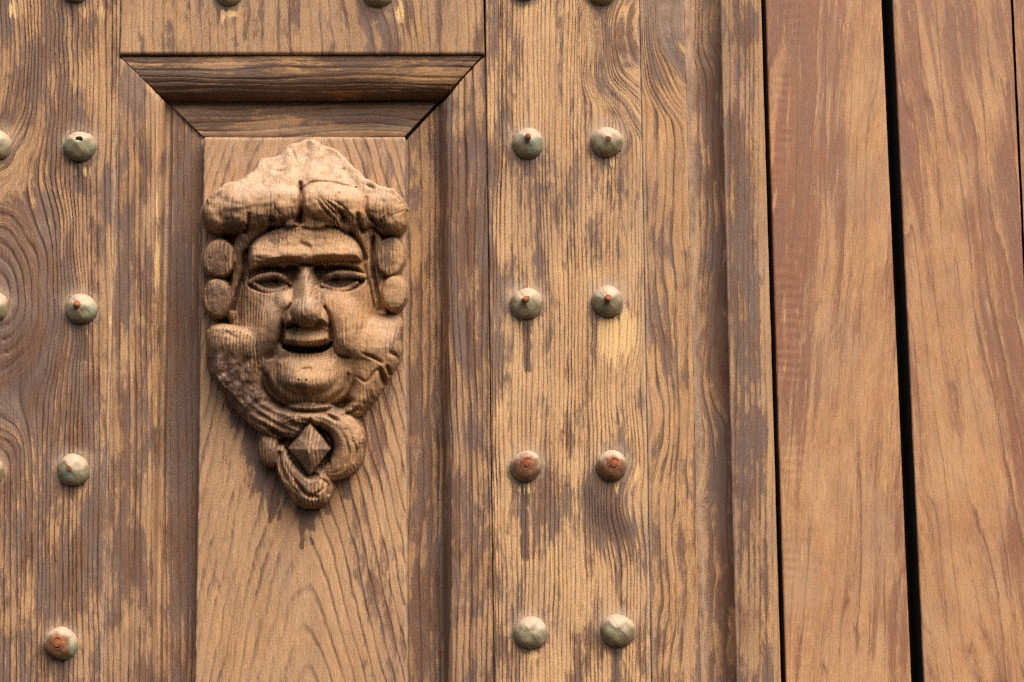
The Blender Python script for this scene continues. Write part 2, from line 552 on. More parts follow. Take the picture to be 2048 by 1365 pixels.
door = empty('door', (0, 0, 0), 'weathered brown wooden door with a carved bearded head and rows of domed metal studs', 'door')
door['kind'] = 'thing'
clad = empty('plank_cladding', (0, 0, 0), 'smooth reddish brown vertical planks with black gaps beside the studded door', 'cladding')

VT, VB = -190, 1560
E_ls = lin((238, 115), (206, 1365))          # left stile | moulding
E_lp = lin((407, 275), (389, 1365))          # moulding | panel
E_rp = lin((810, 275), (815, 1365))
E_rs = lin((971, 106), (988, 1365))          # moulding | right stile
E_b0 = lin((1279, 0), (1303, 1365))
E_b1 = lin((1368, 0), (1402, 1365))
E_b2 = lin((1440, 0), (1473, 1365))
E_b3 = lin((1522, 0), (1562, 1365))
off = lambda e, d: (lambda v: e(v) + d)

# left stile: a big swirl of grain low on the left
board('stile', door, M_left, lin((-260, 0), (-290, 1365)), off(E_ls, -1), VT, VB, 0.0,
      straight(10.5, 11, 8, hills=[(-10, 100, 110, 240, -50), (-2, 586, 92, -185, 0.62)]), 1, depth=1.5, arris=2.2,
      stain=[(10, 590, 120, 190, 0.24), (50, 770, 110, 110, 0.22), (70, 120, 60, 160, 0.07), (90, 1000, 120, 300, 0.05), (215, 700, 22, 700, -0.08),
             (150, 1150, 60, 120, 0.08)],
      drip=[(161, 322, 385, 9, .25), (163, 655, 720, 14, .22), (125, 1320, 1365, 10, .15)],
      pale=[(22, 22, 12, 28, 0.55), (205, 25, 14, 25, .45), (222, 640, 10, 18, .5), (120, 985, 14, 20, .3), (190, 965, 28, 14, .35), (20, 1330, 12, 30, .4)],
      dustf=lambda u, v: 0.75 * sstep(9, 3, E_ls(v) - u), fineU=(-40, 2068))
# right stile
board('stile', door, M_stile, off(E_rs, 1), off(E_b0, -0.2), VT, VB, 0.0,
      straight(9.0, 21, 9, hills=[(1318, 60, 85, -115, 0.32), (1238, 1010, 46, 80, 26), (1250, 780, 60, 90, 12)]), 2, depth=1.0, arris=2.0,
      stain=[(1000, 60, 70, 130, 0.07), (1245, 80, 50, 80, 0.20), (1176, 985, 16, 42, 0.32), (1208, 1028, 34, 34, 0.50), (1245, 1062, 34, 30, 0.42), (1212, 985, 40, 16, 0.2), (1205, 1085, 30, 30, .14), (985, 700, 14, 900, 0.10), (1110, 240, 100, 70, -0.05),
             (1090, 820, 70, 60, -0.05), (1070, 1150, 60, 60, -0.04), (1160, 750, 70, 60, 0.05)],
      drip=[(1054, 640, 745, 7, .3), (1049, 965, 1120, 7, .32), (1232, 1292, 1400, 7, .3), (1058, 320, 352, 9, .22), (1222, 315, 335, 5, .25), (1240, 360, 385, 6, .2)],
      pale=[(1205, 668, 14, 44, 0.75), (1226, 690, 16, 50, 0.7), (1256, 665, 20, 50, 0.75), (1042, 655, 10, 25, .3), (1215, 322, 26, 16, .45), (1038, 980, 10, 16, .4),
            (1215, 1310, 30, 18, .35), (1060, 1310, 26, 14, .25), (1180, 18, 60, 14, .3), (1280, 960, 14, 40, .5)],
      dust=[(1055, 312, 30, 10, .5), (1215, 250, 40, 18, .35), (1052, 575, 44, 18, .35), (1214, 570, 44, 18, .4), (1052, 636, 22, 8, .6), (1238, 1228, 36, 12, .5), (1061, 1232, 36, 12, .4)],
      crack=[(1003, -50, 500, 1.0, 2.0)], dustf=lambda u, v: 0.6 * sstep(10, 3, E_b0(v) - u))
# top rail
board('rail', door, M_rail, off(E_ls, 1), off(lin((968, 0), (970, 106)), -1), VT, 108, 0.2,
      straight(22, 31, 14, hills=[(770, 90, 90, 120, -40)]), 3, depth=0.6, arris=2.0, dv=3.0,
      stain=[(650, 40, 60, 60, 0.07), (760, 40, 40, 40, 0.12), (900, 60, 60, 70, 0.07), (300, 70, 60, 30, 0.05), (360, 60, 80, 20, -0.05)],
      pale=[(442, 35, 8, 25, 0.6), (462, 28, 14, 8, .5), (800, 25, 9, 26, 0.8), (760, 45, 26, 8, .3)],
      dust=[(440, 10, 40, 10, .4)])

# panel with cathedral grain
def panel_ring(u, v):
    uc = 612 + 10 * noise(v / 220., 0 * v, 44)
    d = u - uc + 7 * fbm(u / 60., v / 120., 41, 3)
    rad = np.sqrt(34. ** 2 + d * d) + 0.0011 * d * d - 0.29 * (v - 1050) + 0.00011 * np.minimum(v - 1050, 0) ** 2
    rad = rad + 4 * noise(u / 40., v / 110., 45) + 1.5 * noise(u / 12., v / 50., 46)
    return u + 0.18 * (612 - u) * (v - 700) / 900., rad / 25.


def panel_stain(u, v):
    run = 0 * u
    # old varnish hanging in drips below the carving
    for (pu, va, vb, hw) in [(548, 920, 1040, 20), (541, 1000, 1046, 7), (616, 1010, 1062, 20), (604, 1050, 1098, 7), (624, 1055, 1090, 7), (690, 900, 1000, 16), (500, 800, 930, 16),
                             (470, 780, 860, 16), (520, 880, 985, 14), (655, 1000, 1030, 10)]:
        run = run + 0.34 * sstep(1.3, 0.7, np.abs(u - pu - 3 * noise(v / 25., 0 * v + pu, 47)) / (hw * (0.55 + 0.45 * sstep(vb, va, v)))) * sstep(va - 20, va + 20, v) * sstep(vb + 4, vb - 4, v)
    return np.clip(run, 0, 0.36) + blobs(u, v, [(480, 800, 45, 110, .12), (560, 960, 60, 60, .08), (740, 900, 40, 120, 0.07), (770, 1200, 30, 200, .07), (600, 1250, 150, 200, -0.05), (440, 1100, 40, 300, -0.04)])


board('panel', door, M_panel, off(E_lp, 0), off(E_rp, 0), 273, VB, -14.0, panel_ring, 4, depth=1.0, arris=3.0, thick=26, dv=4.0,
      stainf=panel_stain, dustf=lambda u, v: 0.6 * sstep(9, 2, np.minimum(u - E_lp(v), E_rp(v) - u)) + 0.6 * sstep(284, 275, v), dust=[(612, 300, 240, 60, .35)], stain=[(425, 330, 14, 40, .08)])


# mouldings round the panel, mitred at the top corners
def profile(d):
    """millimetres below the stile face at d pixels from the outer edge"""
    return np.interp(d, [0, 4, 20, 45, 62, 76, 86, 93, 97, 101, 106, 130, 160, 172, 190],
                     [-7, -4.5, -3.0, -3.6, -7, -12.5, -20, -29, -33, -33, -29, -27.5, -29, -31, -31])


def vmould(name, eO, eI, sgn, seed, mat, ringf, **kw):
    D = axis(0, 186, 1.3)
    zt = np.linspace(0, 1, 300) ** 1.0
    Dg, T = np.meshgrid(D, zt, indexing='ij')
    vtop = 112 + Dg * (163 / 168.) if sgn > 0 else 107 + Dg * (168 / 162.)
    vtop = vtop + (0.3 if sgn > 0 else 2.2)
    VV = vtop + (VB - vtop) * T
    full = np.abs(eI(VV) - eO(VV))
    U = eO(VV) + sgn * Dg * full / 168. * 1.0
    U = U + 0.7 * fbm(VV / 80., Dg / 80., seed + 40, 3)
    c, ring = ringf(U, VV)
    pr = np.interp(Dg, [0, 38, 45, 53, 68, 80, 87, 91, 94, 98, 103, 108, 165, 190], [-2.2, -2.6, -4.6, -2.8, -2.4, -4.6, -10.0, -18, -30, -34, -34, -31, -32, -34])
    h = pr + relief(ring, U, VV, seed, kw.get('depth', 1.0))
    # corner worn down towards the mitre
    wear = np.clip(1 - (VV - vtop) / (16 + 7 * fbm(Dg / 18., 0 * VV, seed + 61, 2)), 0, 1) ** 2
    h = h - wear * np.maximum(pr - profile(Dg), 0) * (0.95 if sgn > 0 else 0.55)
    X, Y, Z = P(U, VV, pr)
    Y = -h * .001
    gc = np.stack([c, VV, np.full_like(c, seed * 7.31)], -1)
    st = blobs(U, VV, kw.get('stain', ()))
    du_ = kw['dustf'](Dg, VV) if 'dustf' in kw else 0 * U
    msk = np.stack([st, blobs(U, VV, kw.get('pale', ())), du_], -1)
    X, Y, Z = pad(X), pad(Y), pad(Z)
    for s_ in ((0, slice(None)), (-1, slice(None)), (slice(None), 0), (slice(None), -1)):
        Y[s_] = 0.036
    gc = np.pad(gc, ((1, 1), (1, 1), (0, 0)), mode='edge')
    msk = np.pad(msk, ((1, 1), (1, 1), (0, 0)), mode='edge')
    X, Y, Z, gc, ring, msk = (X[::sgn], Y[::sgn], Z[::sgn], gc[::sgn], pad(ring)[::sgn], msk[::sgn])
    return grid_mesh(name, X, Y, Z, gc, ring, msk, mat, door, sharp=60)


vmould('moulding', off(E_ls, 0.6), E_lp, 1, 5, M_mould, straight(12, 51, 5, (200., 700.)), depth=1.0,
       stain=[(285, 700, 20, 500, 0.05), (318, 700, 16, 600, -0.12), (378, 750, 34, 620, 0.28), (350, 700, 18, 700, .22), (310, 240, 22, 120, -.06)],  # inner strip: dark stain deepened as painted shade of the recess
       pale=[(313, 560, 9, 330, 0.42)],  # pale strip stands in for light on the rounded edge
       dustf=lambda d, v: 0.55 * np.exp(-((d - 99) / 6) ** 2) + 0.5 * sstep(5, 0, d) + 0.25 * sstep(300, 200, v))
vmould('moulding', off(E_rs, -0.4), E_rp, -1, 6, M_mould, straight(14, 61, 16, (120., 420.)), depth=1.3,
       stain=[(950, 420, 30, 160, .12), (925, 800, 40, 500, .08), (850, 900, 34, 500, .09), (892, 700, 12, 800, .12), (850, 400, 30, 150, -.05)],  # groove and inner strip darkened too, partly as painted shade
       dustf=lambda d, v: 0.45 * sstep(158, 166, d) + 0.25 * np.exp(-((d - 99) / 6) ** 2))


def hmould(seed):
    D = axis(0, 184, 1.2)
    T = np.linspace(0, 1, 330)
    Dg, Tg = np.meshgrid(D, T, indexing='ij')
    ul = 240 + Dg * (168 / 168.)
    ur = 969 - Dg * (160 / 168.)
    U = ul + (ur - ul) * Tg
    sl_ = 112 + (107 - 112) * (U - 240) / 730.
    VV = sl_ + Dg * (164 / 168.)
    base = profile(Dg)
    VV = VV + 0.8 * fbm(U / 70., Dg / 60., seed, 3)
    # grain runs along the piece
    c = Dg + 9 * fbm(U / 260., Dg / 50., seed + 2, 3)
    ring = c / 15. + 0.8 * noise(c / 40., U / 300., seed + 4)
    h = base + relief(ring, Dg, U, seed, 0.9)
    X, Y, Z = P(U, VV, base)
    Y = -h * .001
    gc = np.stack([c, U, np.full_like(c, seed * 7.31)], -1)
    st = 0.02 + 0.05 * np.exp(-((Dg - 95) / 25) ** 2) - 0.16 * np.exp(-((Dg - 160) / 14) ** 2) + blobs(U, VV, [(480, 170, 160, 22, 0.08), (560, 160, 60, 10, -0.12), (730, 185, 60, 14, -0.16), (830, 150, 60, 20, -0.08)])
    du_ = 0.5 * sstep(170, 162, Dg) * sstep(140, 156, Dg) + 0.35 * np.exp(-((Dg - 112) / 9) ** 2) * np.exp(-((U - 380) / 60) ** 2)
    msk = np.stack([st, 0 * st, du_], -1)
    X, Y, Z = pad(X), pad(Y), pad(Z)
    for s_ in ((0, slice(None)), (-1, slice(None)), (slice(None), 0), (slice(None), -1)):
        Y[s_] = 0.036
    gc = np.pad(gc, ((1, 1), (1, 1), (0, 0)), mode='edge')[:, ::-1]
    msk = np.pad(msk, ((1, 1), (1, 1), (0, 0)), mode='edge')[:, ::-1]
    return grid_mesh('moulding', X[:, ::-1], Y[:, ::-1], Z[:, ::-1], gc, pad(ring)[:, ::-1], msk, M_topm, door, sharp=60)


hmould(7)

# outer edge of the door: flat strip, hollow, rounded bead
board('edge_strip', door, M_edge, off(E_b0, 0.4), off(E_b1, -0.2), VT, VB, -0.6, straight(15, 81, 16, (90., 260.), hills=[(1410, 30, 80, -130, 0.4), (1335, 850, 40, 120, -26)]), 8, depth=0.8, arris=1.6,
      stain=[(1320, 70, 50, 100, 0.16), (1330, 640, 28, 140, 0.09), (1335, 960, 34, 160, 0.07), (1340, 1200, 30, 120, 0.05), (1360, 400, 16, 260, -0.1)],
      dustf=lambda u, v: 0.8 * sstep(9, 3, u - E_b0(v)) + 0.5 * sstep(120, 30, v), crack=[(1345, 100, 420, 1.0, 1.5)])
board('hollow_moulding', door, M_mould, off(E_b1, 0), off(E_b2, 0), VT, VB, -5.0, straight(17, 91, 20, (80., 260.), hills=[(1420, 760, 34, 90, 34), (1395, 1020, 20, 40, 24), (1420, 60, 30, 90, 30)]), 9, depth=0.9, arris=0.6,
      prof=lambda s: -14.0 * np.sin(np.pi * np.clip(s, 0, 1)) ** 0.7,
      stain=[(1432, 500, 22, 300, 0.14), (1446, 950, 20, 300, .12), (1425, 1150, 26, 200, 0.06), (1410, 640, 14, 90, -.1), (1410, 1020, 16, 60, -.1)],
      dustf=lambda u, v: 0.75 * sstep(26, 6, u - E_b1(v)) + 0.3 * sstep(200, 60, v))
board('bead_moulding', door, M_mould, off(E_b2, 0), off(E_b3, 0), VT, VB, -3.0, straight(13, 101, 7, (140., 600.)), 10, depth=0.6, arris=1.2,
      prof=lambda s: 4.5 * np.sin(np.pi * np.clip(s * 0.78 + 0.16, 0, 1)),
      stain=[(1475, 350, 30, 300, 0.08), (1490, 850, 30, 300, 0.08)], stainf=lambda u, v: -0.22 * sstep(24, 8, E_b3(v) - u) - 0.0,
      dustf=lambda u, v: 0.5 * sstep(10, 2, u - E_b2(v)))


# ------------------------------------------------------------------ planks on the right
def plank(eL, eR, seed, ringf, **kw):
    return board('plank', clad, M_plank, eL, eR, VT, VB, -9.0, ringf, seed, depth=0.22, arris=1.6, thick=46, chip=0.35, du=1.6, edge_mat=M_gap_shade, **{'dv': 6, **kw})


P0L, P0R = lin((1531, 0), (1572, 1365)), lin((1763, 0), (1823, 1365))
P1L, P1R = lin((1785, 0), (1848, 1365)), lin((2022, 0), (2086, 1365))
P2L, P2R = lin((2031, 0), (2095, 1365)), lin((2270, 0), (2340, 1365))


def tilt(period, slope, seed, warp=14):
    def f(u, v):
        c = u - slope * (v - 600) + warp * fbm(u / 130., v / 420., seed, 3)
        return c, c / period + 0.8 * noise(u / 40., v / 900., seed + 2)
    return f


plank(P0L, P0R, 12, tilt(34, -0.06, 111), chatter=0.09, dv=2.2, stain=[(1590, 150, 110, 230, 0.16), (1580, 560, 60, 220, 0.11), (1700, 500, 22, 300, 0.08), (1725, 120, 28, 300, -0.12), (1750, 620, 40, 420, -0.12), (1700, 1150, 110, 260, -0.07), (1600, 900, 30, 200, .06)])
plank(P1L, P1R, 13, tilt(40, 0.16, 121), stain=[(1820, 200, 40, 330, 0.14), (2025, 500, 34, 520, 0.22), (1870, 750, 60, 400, -0.07), (1930, 1050, 80, 260, -0.07), (1930, 120, 60, 200, .05)])
plank(P2L, P2R, 14, tilt(26, 0.05, 131), fineU=(-20, 2060))


def box(name, u0_, u1_, v0_, v1_, h0, h1, mat, parent):
    vs_ = []
    for hh in (h0, h1):
        for (uu, vv) in ((u0_, v0_), (u1_, v0_), (u1_, v1_), (u0_, v1_)):
            x, y, z = P(uu, vv, hh)
            vs_.append((float(x), float(y), float(z)))
    f = [(0, 1, 2, 3), (7, 6, 5, 4), (0, 4, 5, 1), (1, 5, 6, 2), (2, 6, 7, 3), (3, 7, 4, 0)]
    me = bpy.data.meshes.new(name)
    me.from_pydata(vs_, [], f)
    me.materials.append(mat)
    o = bpy.data.objects.new(name, me)
    COL.objects.link(o)
    o.parent = parent
    return o


box('added_backing', -250, 1560, VT + 8, VB - 8, -60, -40.5, M_gap_shade, door)  # added unseen behind the door joints to keep sky light out
box('added_backing', 1500, 2330, VT + 8, VB - 8, -90, -62, M_gap_shade, clad)  # added behind the plank gaps to keep sky light out

# ------------------------------------------------------------------ studs
def lathe(name, prof, seg, mat, wob=0.0, seed=0):
    rnd = random.Random(seed)
    ph = [rnd.uniform(0, 6.28) for _ in range(4)]
    vs_, fs = [], []
    for i, (r, h) in enumerate(prof):
        for j in range(seg):
            a = 2 * math.pi * j / seg
            k = 1 + wob * (math.sin(2 * a + ph[0]) * 0.5 + math.sin(3 * a + ph[1]) * 0.35 + math.sin(5 * a + ph[2] + i) * 0.25)
            vs_.append((r * k * math.cos(a), -h * (1 + wob * 0.4 * math.sin(a + ph[3])), r * k * math.sin(a)))
    for i in range(len(prof) - 1):
        for j in range(seg):
            a, b = i * seg + j, i * seg + (j + 1) % seg
            fs.append((a, b, b + seg, a + seg))
    fs.append(tuple(range((len(prof) - 1) * seg, len(prof) * seg)))
    me = bpy.data.meshes.new(name)
    me.from_pydata([(x * .001, y * .001, z * .001) for x, y, z in vs_], [], fs)
    for p in me.polygons:
        p.use_smooth = True
    me.set_sharp_from_angle(angle=math.radians(50))
    me.materials.append(mat)
    return me


DOME = [(15.6, -3), (15.7, 0.0), (15.6, 1.6), (15.0, 4.2), (13.8, 6.8), (11.8, 9.2), (9.3, 11.2), (6.6, 12.8), (4.4, 14.0), (2.6, 15.0), (0.6, 15.6)]
DOMEF = [(15.8, -3), (15.9, 0.0), (15.8, 1.6), (15.1, 4.2), (13.7, 7.0), (11.6, 9.3), (9.0, 11.0), (6.0, 12.0), (3.0, 12.5), (0.6, 12.6)]
LAB = {'nail': 'domed green-grey stud with a rusty nail end poking out', 'bolt': 'domed stud with a rusted round bolt end in its centre',
       'bare': 'domed grey-green stud with a dusty top and no nail end', 'stub': 'domed greenish stud with a short rusty nail stub',
       'hole': 'domed green stud with a dark open hole at its tip'}
for (u, v, kind, sd_) in STUDS:
    rnd = random.Random(sd_ + 100)
    me = lathe('stud', DOMEF if kind in ('bolt', 'bare') else DOME, 40, M_metal_r if kind == 'bolt' else M_metal, 0.05, sd_)
    # small dents
    for vv in me.vertices:
        x, y, z = vv.co
        n = 1.3 * math.sin(x * 420 + sd_ * 3) * math.sin(z * 460 + sd_ * 5) + 0.5 * math.sin(x * 1100 + z * 800 + sd_)
        vv.co.y += 0.00042 * n * min(1, max(0, -y * 200))
    o = bpy.data.objects.new('stud', me)
    COL.objects.link(o)
    o.parent = door
    x, y, z = P(u, v, 0.3)
    o.location = (float(x), float(y), float(z))
    o.rotation_euler = (rnd.uniform(-0.10, 0.06), 0, rnd.uniform(-0.11, 0.11))
    s_ = rnd.uniform(0.97, 1.04)
    o.scale = (s_, s_, s_)
    o['label'] = LAB[kind]
    top = 15.2 if kind in ('nail', 'stub', 'hole') else 12.0
    if kind == 'nail':
        t = lathe('nail_end', [(3.6, -1.5), (3.2, 1.0), (2.9, 2.8), (3.1, 4.2), (2.3, 5.4), (0.6, 5.8)], 9, M_rust, 0.22, sd_)
        loc, rot = (rnd.uniform(-1.2, 0.4), -top + 0.6, rnd.uniform(0.6, 2.0)), (rnd.uniform(0.2, 0.5), 0, rnd.uniform(-.5, .3))
        nm = 'nail_end'
    elif kind == 'stub':
        t = lathe('nail_end', [(2.7, -1), (2.6, 0.8), (2.2, 1.5), (0.6, 1.7)], 9, M_rust, 0.18, sd_)
        loc, rot = (rnd.uniform(-0.8, 0.8), -top + 0.4, rnd.uniform(0.2, 1.6)), (0.25, 0, 0)
        nm = 'nail_end'
    elif kind == 'bolt':
        t = lathe('bolt_end', [(6.9, -3.2), (6.8, 0.4), (6.2, 1.5), (4.9, 1.7), (4.3, 1.2), (4.1, 1.1), (3.9, 2.2), (3.4, 2.9), (0.4, 3.0)], 22, M_rust, 0.11, sd_)
        loc, rot = (rnd.uniform(-0.5, 0.5), -top + 0.7, rnd.uniform(0.0, 1.0)), (0.06, 0, 0)
        nm = 'bolt_end'
    elif kind == 'hole':
        t = lathe('nail_hole', [(3.4, -2), (3.0, 0.4), (2.0, 0.7), (0.4, 0.75)], 12, M_hole, 0.2, sd_)
        loc, rot = (1.0, -top + 0.3, 2.0), (0.5, 0, 0)
        nm = 'nail_hole'
    else:
        continue
    q = bpy.data.objects.new(nm, t)
    COL.objects.link(q)
    q.parent = o
    q.location = [c * .001 for c in loc]
    q.rotation_euler = rot

# ------------------------------------------------------------------ carved head (heights in half-millimetre units above the panel)
hu = np.linspace(396, 822, 396)
hv = np.linspace(268, 1034, 712)
U, V = np.meshgrid(hu, hv, indexing='ij')
jit = 1.2 * fbm(U / 26., V / 26., 301, 3)
jit2 = 1.2 * fbm(U / 26., V / 26., 311, 3)
u_, v_ = U + jit, V + jit2


def smax(a, b, k=6.0):
    return 0.5 * (a + b + np.sqrt((a - b) ** 2 + k * k))


def smin(a, b, k=6.0):
    return -smax(-a, -b, k)


def ell(cx, cy, rx, ry, h0, hp, ang=0.0, p=0.5):
    """domed lump: rim at h0, top at h0 + hp; falls away steeply outside"""
    c_, s_ = math.cos(ang), math.sin(ang)
    dx, dy = u_ - cx, v_ - cy
    a = (dx * c_ + dy * s_) / rx
    b = (-dx * s_ + dy * c_) / ry
    r2 = a * a + b * b
    return np.where(r2 < 1, h0 + hp * np.maximum(1 - r2, 0) ** p, h0 - 7.0 * min(rx, ry) * (np.sqrt(r2) - 1))


def seg(pts):
    """distance to a bent line and the values carried along it (u, v, height, radius)"""
    best = np.full_like(U, 1e9)
    hh, rr, side = np.zeros_like(U), np.ones_like(U), np.zeros_like(U)
    for a, b in zip(pts[:-1], pts[1:]):
        ax, ay, bx, by = a[0], a[1], b[0], b[1]
        L2 = (bx - ax) ** 2 + (by - ay) ** 2
        t = np.clip(((u_ - ax) * (bx - ax) + (v_ - ay) * (by - ay)) / L2, 0, 1)
        d = np.hypot(u_ - ax - t * (bx - ax), v_ - ay - t * (by - ay))
        m = d < best
        best = np.where(m, d, best)
        hh = np.where(m, a[2] + t * (b[2] - a[2]), hh)
        rr = np.where(m, a[3] + t * (b[3] - a[3]), rr)
    return best, hh, rr


def smooth_pts(pts, n=6):
    """Catmull-Rom through the points"""
    p = [np.array(q, float) for q in pts]
    p = [2 * p[0] - p[1]] + p + [2 * p[-1] - p[-2]]
    out = []
    for i in range(1, len(p) - 2):
        for j in range(n):
            t = j / n
            out.append(0.5 * (2 * p[i] + (p[i + 1] - p[i - 1]) * t + (2 * p[i - 1] - 5 * p[i] + 4 * p[i + 1] - p[i + 2]) * t * t
                              + (3 * p[i] - p[i - 1] - 3 * p[i + 1] + p[i + 2]) * t ** 3))
    out.append(p[-2])
    return [tuple(q) for q in out]


def roll(pts, bulge=1.0, p=0.5, n=6, rip=0.0, nr=3.0):
    """rounded strand: (u, v, height of its crest, radius)"""
    d, h, r = seg(smooth_pts(pts, n))
    q = d / r
    h = h + rip * (np.cos(2 * np.pi * nr * q + 1.2 * fbm(U / 30., V / 30., 305, 2)) - 1) * sstep(1.0, 0.8, q)
    return np.where(q < 1, h - bulge * r * (1 - np.maximum(1 - q * q, 0) ** p), h - bulge * r - 7.0 * r * (q - 1))


def cut(Hh, pts, depth, width, n=6, p=2):
    """V tool stroke: (u, v) or (u, v, depth factor, width factor)"""
    pp = [(a[0], a[1], a[2] if len(a) > 2 else 1.0, a[3] if len(a) > 3 else 1.0) for a in pts]
    d, k, w_ = seg(smooth_pts(pp, n) if len(pp) > 1 else pp + [(pp[0][0] + .1, pp[0][1], pp[0][2], pp[0][3])])
    return Hh - depth * k * np.exp(-(d / (width * np.maximum(w_, 0.05))) ** p)


def polysd(pts):
    """signed distance to a closed outline, positive inside"""
    pts = [q[:2] for q in smooth_pts([(a, b, 0, 0) for a, b in pts + [pts[0]]], 5)]
    best = np.full_like(U, 1e9)
    ins = np.zeros(U.shape, bool)
    for (ax, ay), (bx, by) in zip(pts, pts[1:] + pts[:1]):
        L2 = (bx - ax) ** 2 + (by - ay) ** 2 + 1e-9
        t = np.clip(((u_ - ax) * (bx - ax) + (v_ - ay) * (by - ay)) / L2, 0, 1)
        best = np.minimum(best, np.hypot(u_ - ax - t * (bx - ax), v_ - ay - t * (by - ay)))
        if ay != by:
            c_ = ((ay > v_) != (by > v_)) & (u_ < (bx - ax) * (v_ - ay) / (by - ay) + ax)
            ins ^= c_
    return np.where(ins, best, -best)


def slab(pts, h, edge=12.0):
    """raised outline with rounded rim; h may vary over the area"""
    s = polysd(pts)
    t = np.clip(s / edge, 0, 1)
    return np.where(s > 0, h * np.sqrt(np.maximum(1 - (1 - t) ** 2, 0)), 5 * s)


# --- face
F = slab([(500, 470), (560, 452), (612, 447), (670, 452), (722, 470), (745, 560), (752, 640), (740, 720), (700, 790), (655, 812), (612, 816), (570, 812), (530, 785), (492, 720), (474, 640), (484, 560)],
         58 + 0 * U, 36)
# brow: heavy band overhanging the eyes, leaning back to the hair
bs = slab([(497, 496), (515, 474), (560, 450), (612, 444), (665, 448), (705, 470), (724, 500), (725, 529), (700, 531), (660, 530), (635, 532), (612, 537), (588, 533), (560, 534), (530, 541), (504, 553), (495, 526)],
          71 + 15 * np.exp(-((v_ - 516) / 18) ** 2) + 5 * np.exp(-(((u_ - 672) / 40) ** 2 + ((v_ - 500) / 20) ** 2)) - 0.25 * np.maximum(0, 490 - v_) + 3 * fbm(U / 22., V / 12., 366, 2), 18)
F = smax(F, bs, 3)
# cheeks
F = smax(F, ell(541, 652, 46, 62, 44, 40, 0.35, 0.9), 10)
F = smax(F, ell(692, 655, 50, 80, 44, 44, -0.30, 0.9), 10)
F = smax(F, ell(572, 612, 36, 44, 44, 34, 0.45, 1.0), 10)
F = smax(F, ell(654, 610, 36, 46, 44, 34, -0.45, 1.0), 10)
F = F - 12 * np.exp(-(((u_ - 497) / 26) ** 2 + ((v_ - 640) / 40) ** 2)) - 10 * np.exp(-(((u_ - 742) / 24) ** 2 + ((v_ - 640) / 40) ** 2))
# eye hollows
for (ex, ey, rx, ry, lev, ang) in ((541, 561, 50, 27, 29, 0.0), (680, 559, 50, 27, 31, 0.0), (584, 555, 17, 24, 12, 0.15), (641, 555, 16, 24, 12, -0.15)):
    c_, s_ = math.cos(ang), math.sin(ang)
    dx, dy = u_ - ex, v_ - ey
    q = np.sqrt(((dx * c_ + dy * s_) / rx) ** 2 + ((-dx * s_ + dy * c_) / ry) ** 2)
    wgt = sstep(1.10, 0.80, q) * sstep(530, 538, v_)
    F = F * (1 - wgt) + np.minimum(F, lev) * wgt
# eyeballs and lids
F = smax(F, ell(543, 568, 33, 12, 36, 12, 0.05), 3)
F = smax(F, ell(677, 565, 33, 12, 38, 12, -0.03), 3)
F = smax(F, roll([(502, 566, 54, 4), (520, 558, 62, 6), (543, 554, 66, 6.5), (566, 558, 58, 5.5), (582, 568, 44, 4)]), 2)
F = smax(F, roll([(640, 567, 46, 4), (655, 557, 59, 5.5), (680, 551, 67, 6.5), (704, 552, 64, 6), (726, 556, 56, 5)]), 2)
F = smax(F, roll([(510, 570, 55, 4), (528, 581, 56, 4.5), (550, 585, 57, 4.5), (574, 577, 48, 4)]), 2)
F = smax(F, roll([(644, 572, 54, 4), (664, 581, 55, 4.5), (688, 581, 57, 4.5), (712, 569, 54, 4)]), 2)
for (px, py, r_, d_) in ((550, 565, 7.0, 13), (671, 562, 7.0, 13)):
    F = cut(F, [(px, py)], d_, r_)
F = cut(F, [(532, 566), (542, 574), (556, 573), (562, 565)], 3, 2.2)
F = cut(F, [(660, 562), (668, 570), (680, 570), (686, 562)], 3, 2.2)
# nose: narrow bridge, broad flat ridge, full wings, underside cut back
hn = np.interp(v_, [536, 546, 556, 575, 600, 618, 628, 636, 644, 652, 660, 668], [66, 76, 90, 102, 113, 117, 114, 109, 102, 92, 80, 66])
wn = np.interp(v_, [536, 548, 560, 585, 605, 625, 645, 660], [13, 17, 22, 31, 38, 44, 46, 40])
qn = np.abs(u_ - 612) / wn
N = 50 + (hn - 50) * (1 - np.clip(qn, 0, 1.6) ** 1.6) - 40 * np.maximum(qn - 1, 0)
wing = np.interp(v_, [600, 622, 640, 652, 660], [0, 7, 13, 9, 0])
N = smax(N, ell(612, 626, 31, 29, 92, 36, 0.0, 0.6), 7)
N = smax(N, ell(582, 640, 19, 24, 66, 36, 0.25), 8)
N = smax(N, ell(643, 639, 18, 24, 66, 36, -0.25), 8)
N = np.where((v_ > 534) & (v_ < 670), N, -20)
N = N - sstep(650, 668, v_ + 0.12 * np.abs(u_ - 612)) * np.maximum(N - 66, 0)
F = smax(F, N, 4)
F = cut(F, [(579, 655, 1, 1), (588, 650, 1.1, 1), (598, 653, .6, .8)], 22, 5.0)
F = cut(F, [(632, 651, .6, .8), (641, 648, 1.0, 1), (650, 652, .9, .9)], 18, 4.6)
F = cut(F, [(611, 600, .5, 1), (609, 616, 1, 1), (610, 628, .4, 1)], 3, 1.6)
# upper lip
lip = slab([(562, 662), (582, 648), (612, 646), (645, 648), (661, 662), (664, 684), (642, 693), (612, 698), (586, 695), (563, 687)], 68 + 18 * np.exp(-((v_ - 680) / 15) ** 2) * np.exp(-((u_ - 612) / 60) ** 2), 15)
F = smax(F, lip, 4)
